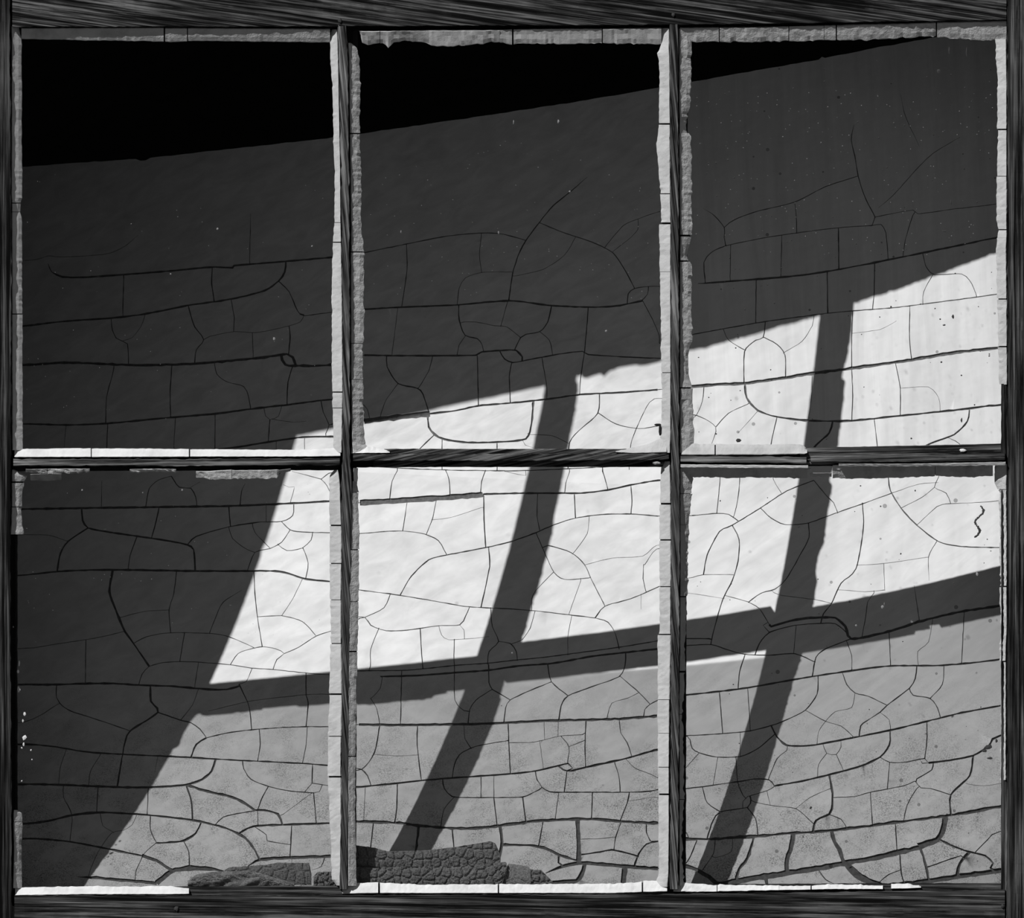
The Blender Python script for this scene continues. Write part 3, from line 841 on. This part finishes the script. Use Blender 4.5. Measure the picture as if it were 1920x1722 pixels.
def build_shade():
    cr = []
    for ln in CR.strip().split('\n'):
        w_, p = ln.split(':'); cr.append([float(w_), [tuple(map(float, q.split(','))) for q in p.split()], [False, False]])
    # carry cracks on behind the muntins and past the frame
    ends = [(c, e) for c in range(len(cr)) for e in (0, 1)]
    def pt(ce): return cr[ce[0]][1][0 if ce[1] == 0 else -1]
    def add(ce, q):
        L = cr[ce[0]][1]
        if ce[1] == 0: L.insert(0, q)
        else: L.append(q)
    for (la, lb, ra, rb) in ((610, 637, 658, 693), (1220, 1244, 1276, 1308)):
        L = [e for e in ends if la <= pt(e)[0] <= lb]; Rr = [e for e in ends if ra <= pt(e)[0] <= rb]
        pairs = sorted((abs(pt(a)[1]-pt(b)[1]), i, j) for i, a in enumerate(L) for j, b in enumerate(Rr))
        ul, ur = set(), set()
        for dd, i, j in pairs:
            if dd > 24 or i in ul or j in ur: continue
            ul.add(i); ur.add(j); cr.append([1.5, [pt(L[i]), pt(Rr[j])], [True, True]])
        for i, e in enumerate(L):
            if i not in ul: add(e, (pt(e)[0]+42, pt(e)[1]))
        for i, e in enumerate(Rr):
            if i not in ur: add(e, (pt(e)[0]-42, pt(e)[1]))
    for e in ends:
        x, y = pt(e)
        if x < 62: add(e, (-80, y+3))
        elif x > 1858: add(e, (2010, y-25))
    # snap loose ends to the nearest crack
    segs = []
    for ci, c in enumerate(cr):
        for a, b in zip(c[1][:-1], c[1][1:]): segs.append((ci, *a, *b))
    sg = np.array(segs, float)
    for ci, c in enumerate(cr):
        for e in (0, 1):
            p = np.array(pt((ci, e))); m = sg[:, 0] != ci; A = sg[m, 1:3]; B = sg[m, 3:5]; AB = B-A
            t = np.clip(((p-A)*AB).sum(1)/((AB**2).sum(1)+1e-9), 0, 1); Q = A+AB*t[:, None]; dd = np.hypot(*(Q-p).T); k = dd.argmin()
            if dd[k] < 11:
                if dd[k] > .3:
                    q = Q[k]+(Q[k]-p)/dd[k]*.8; add((ci, e), tuple(q))
                c[2][e] = True
    V, F = [], []
    def av(x, y): V.append((x, y)); return len(V)-1
    outline = []
    for (x0, y0), (x1, y1) in zip(TOP[:-1], TOP[1:]):
        n = max(1, int((x1-x0)/12))
        for k in range(n): t = k/n; outline.append((x0+(x1-x0)*t, y0+(y1-y0)*t+.7*R.uniform(-1, 1)))
    outline.append(TOP[-1]); outline += [(2000, y) for y in range(60, BOT, 40)]+[(2000, BOT)]
    outline += [(x, BOT) for x in range(1960, -70, -40)]+[(-70, BOT)]+[(-70, y) for y in range(BOT-38, 340, -40)]
    oi_ = [av(x, y) for x, y in outline]; E_ = [(oi_[i], oi_[(i+1) % len(oi_)]) for i in range(len(oi_))]
    for w_, p, sn in cr:
        q = smooth(p); n = len(q); hw = []
        ph = R.uniform(0, 99)
        for i in range(n):
            h = .5*w_*(1.15 if w_ >= 2.5 else .88)*(1+(.35 if w_ < 5 else .2)*nrm(i*.7, ph, 0, 1)*2)+.12
            if not sn[0]: h *= min(1, .25+i*.22)
            if not sn[1]: h *= min(1, .25+(n-1-i)*.22)
            hw.append(max(.28, h))
        jit = .5 if w_ < 4 else 1.2
        Lp, Rp = [], []
        for i in range(n):
            d = q[min(i+1, n-1)]-q[max(i-1, 0)]; d = d/(np.linalg.norm(d)+1e-9); nn = np.array((-d[1], d[0]))
            c = q[i]+nn*jit*nrm(i*.9, ph, 5, 1)
            a_ = hw[i]+(.06*w_*R.uniform(-1, 1) if w_ >= 4 else 0); b_ = hw[i]+(.06*w_*R.uniform(-1, 1) if w_ >= 4 else 0)
            Lp.append(av(*(c+nn*a_))); Rp.append(av(*(c-nn*b_)))
        for i in range(n-1): F.append([Lp[i], Rp[i], Rp[i+1], Lp[i+1]])
    nf0 = len(V)
    for yy in range(0, 1740, 24):
        for xx in range(-60, 2000, 24): av(xx+R.uniform(-4, 4), yy+R.uniform(-4, 4))
    V2 = [Vector((x, -y)) for x, y in V]
    E_ += [(f[i], f[(i+1) % 4]) for f in F for i in range(4)]
    ov, oe, of, _, _, _ = delaunay_2d_cdt(V2, E_, [], 0, 1e-3, False)
    P2 = np.array([(p.x, -p.y) for p in ov]); tri = [tuple(f) for f in of]
    ox_ = [p[0] for p in outline[:outline.index((2000, 60))]]; oy_ = [p[1] for p in outline[:len(ox_)]]
    TA = np.array(tri); C = P2[TA].mean(1)
    ins = (C[:, 0] > -70) & (C[:, 0] < 2000) & (C[:, 1] > np.interp(C[:, 0], ox_, oy_)) & (C[:, 1] < BOT)
    kind = np.where(ins, 1, 0); bins = {}
    for i, (x, y) in enumerate(C): bins.setdefault((int(x//12), int(y//12)), []).append(i)
    for f in F:
        q = np.array([V[i] for i in f]); lo = (q.min(0)//12).astype(int); hi = (q.max(0)//12).astype(int)
        ids = [i for bx in range(lo[0], hi[0]+1) for by in range(lo[1], hi[1]+1) for i in bins.get((bx, by), ())]
        if not ids: continue
        c = C[ids]; s_ = [(q[(j+1) % 4][0]-q[j][0])*(c[:, 1]-q[j][1])-(q[(j+1) % 4][1]-q[j][1])*(c[:, 0]-q[j][0]) for j in range(4)]
        m = np.all([k >= 0 for k in s_], 0) | np.all([k <= 0 for k in s_], 0)
        kind[np.array(ids)[m]] = 2
    em = {}
    for i, f in enumerate(tri):
        if kind[i] != 1: continue
        for j in range(3): em.setdefault(tuple(sorted((f[j], f[(j+1) % 3]))), []).append(i)
    comp = [-1]*len(tri); comps = []
    for i in range(len(tri)):
        if kind[i] != 1 or comp[i] >= 0: continue
        st_ = [i]; comp[i] = len(comps); cur = []
        while st_:
            k = st_.pop(); cur.append(k); f = tri[k]
            for j in range(3):
                for o in em[tuple(sorted((f[j], f[(j+1) % 3])))]:
                    if comp[o] < 0: comp[o] = comp[i]; st_.append(o)
        comps.append(cur)
    def area(k):
        a_, b_, c_ = (P2[q] for q in tri[k]); return abs((b_[0]-a_[0])*(c_[1]-a_[1])-(b_[1]-a_[1])*(c_[0]-a_[0]))/2
    # no light-tight gaps: slivers fall out
    big = sorted([(sum(area(k) for k in c), c) for c in comps], key=lambda t: -t[0]); big = [b for b in big if b[0] > 45]
    print('flakes', len(big), 'tris', len(tri))
    root = empty('window_shade', (0, dep(960, 1600)*S, CZ-.43), label='pale painted cloth shade slumped behind the sash, its paint cracked into flakes', category='window shade')
    TH = 3.6
    def flake_geo(c, ri):
        used = {}; vs, fs = [], []; bed = []
        cnt = {}
        for k in c:
            f = tri[k]
            for j in range(3): e = (f[j], f[(j+1) % 3]); cnt[tuple(sorted(e))] = cnt.get(tuple(sorted(e)), 0)+1
        bnd = set()
        for k in c:
            f = tri[k]
            for j in range(3):
                e = (f[j], f[(j+1) % 3])
                if cnt[tuple(sorted(e))] == 1: bed.append(e); bnd.update(e)
        tx, ty = ri.uniform(-1, 1), ri.uniform(-1, 1); cx = np.mean([P2[q][0] for q in bnd]); cy = np.mean([P2[q][1] for q in bnd])
        lift = ri.uniform(0, 1.0)
        for k in c:
            g = []
            for q in tri[k]:
                if q not in used:
                    used[q] = len(vs); x, y = P2[q]; lowf = max(0, min(1, (y-1250)/350))
                    d = dep(x, y)+.8*nrm(x, y, 0, .02)
                    if q in bnd: d -= (.25+.9*lowf)*lift
                    d += (.1+.6*lowf)*(tx*max(-60, min(60, x-cx))+ty*max(-40, min(40, y-cy)))/60
                    vs.append(P(x, y, d))
                g.append(used[q])
            fs.append(tuple(g[::-1]))
        nb = len(vs); low_ = {}
        for q in bnd:
            x, y = P2[q]
            for s_ in (0, TH):      # a rim of its own so that the edge stays crisp
                low_[(q, s_)] = len(vs); p = vs[used[q]]; vs.append(Vector((p.x, p.y+s_*S, p.z-s_*.25*S)))
        for a_, b_ in bed: fs.append((low_[(a_, 0)], low_[(b_, 0)], low_[(b_, TH)], low_[(a_, TH)]))
        return vs, fs
    LIM = 296; rest_v, rest_f = [], []
    for i, (ar, c) in enumerate(big):
        vs, fs = flake_geo(c, random.Random(i*31+5))
        if i < LIM:
            adopt(mesh_obj('paint_flake', vs, fs, M_sheet, smooth=True), root)
        else:
            b = len(rest_v); rest_v += vs; rest_f += [tuple(b+q for q in f) for f in fs]
    if rest_v: adopt(mesh_obj('small_paint_flakes', rest_v, rest_f, M_sheet, smooth=True, kind='stuff'), root)
    # cloth behind the paint: everything inside the outline, in two skins
    xs = np.arange(-70, 2001, 23); n = 61; vs, fs = [], []
    tx_, ty_ = [t[0] for t in TOP], [t[1] for t in TOP]
    for s_ in (TH-.4, TH+3):
        for x in xs:
            y0 = float(np.interp(x, tx_, ty_))+.8
            for k in range(n):
                y = y0+(BOT-y0)*k/(n-1); d = dep(x, y)+.8*nrm(x, y, 0, .02); p = P(x, y, d); vs.append(Vector((p.x, p.y+s_*S, p.z-s_*.25*S)))
    m = len(xs)*n
    for i in range(len(xs)-1):
        for k in range(n-1):
            a_ = i*n+k; fs.append((a_, a_+n, a_+n+1, a_+1)); fs.append((m+a_, m+a_+1, m+a_+n+1, m+a_+n))
        fs.append((i*n, m+i*n, m+(i+1)*n, (i+1)*n)); fs.append((i*n+n-1, (i+1)*n+n-1, m+(i+1)*n+n-1, m+i*n+n-1))
    o = mesh_obj('backing_cloth', vs, fs, M_cloth, smooth=False); adopt(o, root); o['label'] = 'dark cloth showing in the gaps of the paint'
    return root
build_shade()

# ------------------------------------------------------------------ charred scraps lying on the stool behind the glass
def char(name, top, bot, d0, cell, mat, label, seed, bulge=5.0, th=16, group=None):
    rr = random.Random(seed); u0, u1 = top[0][0], top[-1][0]; nx = max(6, int((u1-u0)/2.2))
    us = np.linspace(u0, u1, nx+1); T_ = np.interp(us, [p[0] for p in top], [p[1] for p in top]); B_ = np.interp(us, [p[0] for p in bot], [p[1] for p in bot])
    ny = max(6, int((B_-T_).max()/2.2)); pts = []
    for gx in np.arange(u0-cell, u1+cell, cell):
        for gy in np.arange(min(T_)-cell, max(B_)+cell, cell*1.15): pts.append((gx+rr.uniform(-.38, .38)*cell, gy+rr.uniform(-.4, .4)*cell))
    pts = np.array(pts); vs, fs = [], []
    for i, u in enumerate(us):
        for j in range(ny+1):
            t = j/ny; v_ = T_[i]+(B_[i]-T_[i])*t+(1.2*nrm(u, seed, 0, .15) if j == 0 else 0)
            dd = np.sort(np.hypot(pts[:, 0]-u, pts[:, 1]-v_))[:2]; g = min(1, (dd[1]-dd[0])/4.0)
            rnd = math.sin(math.pi*min(1, max(0, .08+.84*t)))**.5
            vs.append(P(u, v_, d0-bulge*g*(.8+.3*nrm(u, v_, 1, .3))-6*rnd-.9*nrm(u, v_, 2, .7)))
    nn_ = len(vs)
    for i, u in enumerate(us):
        for j in range(ny+1): vs.append(P(u, T_[i]+(B_[i]-T_[i])*j/ny, d0+th*.3))
    w_ = ny+1
    for i in range(nx):
        for j in range(ny):
            a_ = i*w_+j; fs.append((a_, a_+1, a_+w_+1, a_+w_)); fs.append((nn_+a_, nn_+a_+w_, nn_+a_+w_+1, nn_+a_+1))
        fs.append((i*w_, (i+1)*w_, nn_+(i+1)*w_, nn_+i*w_)); fs.append((i*w_+ny, nn_+i*w_+ny, nn_+(i+1)*w_+ny, (i+1)*w_+ny))
    for j in range(ny): fs.append((j, nn_+j, nn_+j+1, j+1)); fs.append((nx*w_+j, nx*w_+j+1, nn_+nx*w_+j+1, nn_+nx*w_+j))
    o = recalc(mesh_obj(name, vs, fs, mat)); o['label'] = label; o['category'] = 'charred wood'
    if group: o['group'] = group
    return o
G_ = 'charred scraps on the sill'
char('charred_board', [(664, 1585), (700, 1590), (727, 1597), (800, 1595), (860, 1588), (920, 1578), (929, 1582), (937, 1600)], [(664, 1628), (800, 1630), (937, 1624)], 41, 17, M_char, 'long charred board scrap with blocky surface behind the lower middle pane', 1, group=G_)
char('charred_board', [(664, 1626), (703, 1629), (720, 1627), (850, 1624), (948, 1617), (950, 1619)], [(664, 1667), (940, 1667), (950, 1640)], 29, 16, M_char, 'charred board scrap lying in front of and below the longer one', 2, group=G_)
char('charred_board', [(940, 1650), (948, 1632), (953, 1620), (990, 1625), (995, 1632)], [(940, 1667), (995, 1667)], 33, 60, M_charl, 'smooth grey scrap at the right end of the charred boards', 3, bulge=1.5, group=G_)
char('charred_board', [(992, 1631), (1015, 1632), (1028, 1646), (1040, 1658)], [(992, 1667), (1040, 1667)], 36, 13, M_char, 'small dark charred stub right of the smooth grey scrap', 4, group=G_)
char('charred_board', [(418, 1634), (430, 1627), (500, 1622), (520, 1618), (580, 1619), (584, 1640)], [(418, 1660), (584, 1660)], 40, 21, M_char, 'flat charred scrap behind the lint in the lower left pane', 5, bulge=3, group=G_)
char('charred_board', [(588, 1645), (595, 1636), (640, 1634)], [(588, 1664), (640, 1664)], 32, 12, M_char, 'small charred stub beside the muntin in the lower left pane', 6, group=G_)
# lint
vs, fs = [], []
nx, ny = 70, 14
lt = [(352, 1652), (368, 1640), (400, 1636), (430, 1634), (470, 1633), (500, 1642), (525, 1650), (552, 1658)]
for i in range(nx+1):
    u = 352+200*i/nx; t0 = np.interp(u, [p[0] for p in lt], [p[1] for p in lt])
    for j in range(ny+1):
        t = j/ny; v_ = t0+(1666-t0)*t
        vs.append(P(u, v_+1.5*nrm(u, v_, 3, .12), 27-5*math.sin(math.pi*t)-4*nrm(u+v_*1.5, v_, 1, .05)-2*nrm(u, v_, 6, .2)))
for i in range(nx):
    for j in range(ny): a_ = i*(ny+1)+j; fs.append((a_, a_+1, a_+ny+2, a_+ny+1))
nn_ = len(vs)
for v0 in list(vs): vs.append(v0+Vector((0, .0025, 0)))
for f in list(fs): fs.append(tuple(nn_+q for q in f[::-1]))
lint = mesh_obj('lint_clump', vs, fs, M_lint, smooth=True, label='low clump of fuzzy grey lint on the sill in the lower left pane', category='lint')
vs, fs = [], []
for k in range(150):
    u = R.uniform(356, 600); v_ = np.interp(u, [352, 368, 430, 470, 520, 600], [1654, 1641, 1635, 1634, 1650, 1658])+R.uniform(0, 12); a_ = R.uniform(-.6, .6)+(math.pi if R.random() < .5 else 0); dd = R.uniform(17, 22); x, y = u, v_
    for s_ in range(4):
        b = len(vs)
        for q in (-.28, .28): vs.append(P(x, y+q, dd)); vs.append(P(x, y+q, dd+.5))
        if s_: fs += [(b-4, b, b+2, b-2), (b-3, b-1, b+3, b+1), (b-4, b-3, b+1, b), (b-2, b+2, b+3, b-1)]
        x += 3.2*math.cos(a_); y += 3.2*math.sin(a_)*.6; a_ += R.uniform(-.5, .5); y = min(y, 1665)
f_ = mesh_obj('loose_fibres', vs, fs, M_lint, kind='stuff'); f_.parent = lint
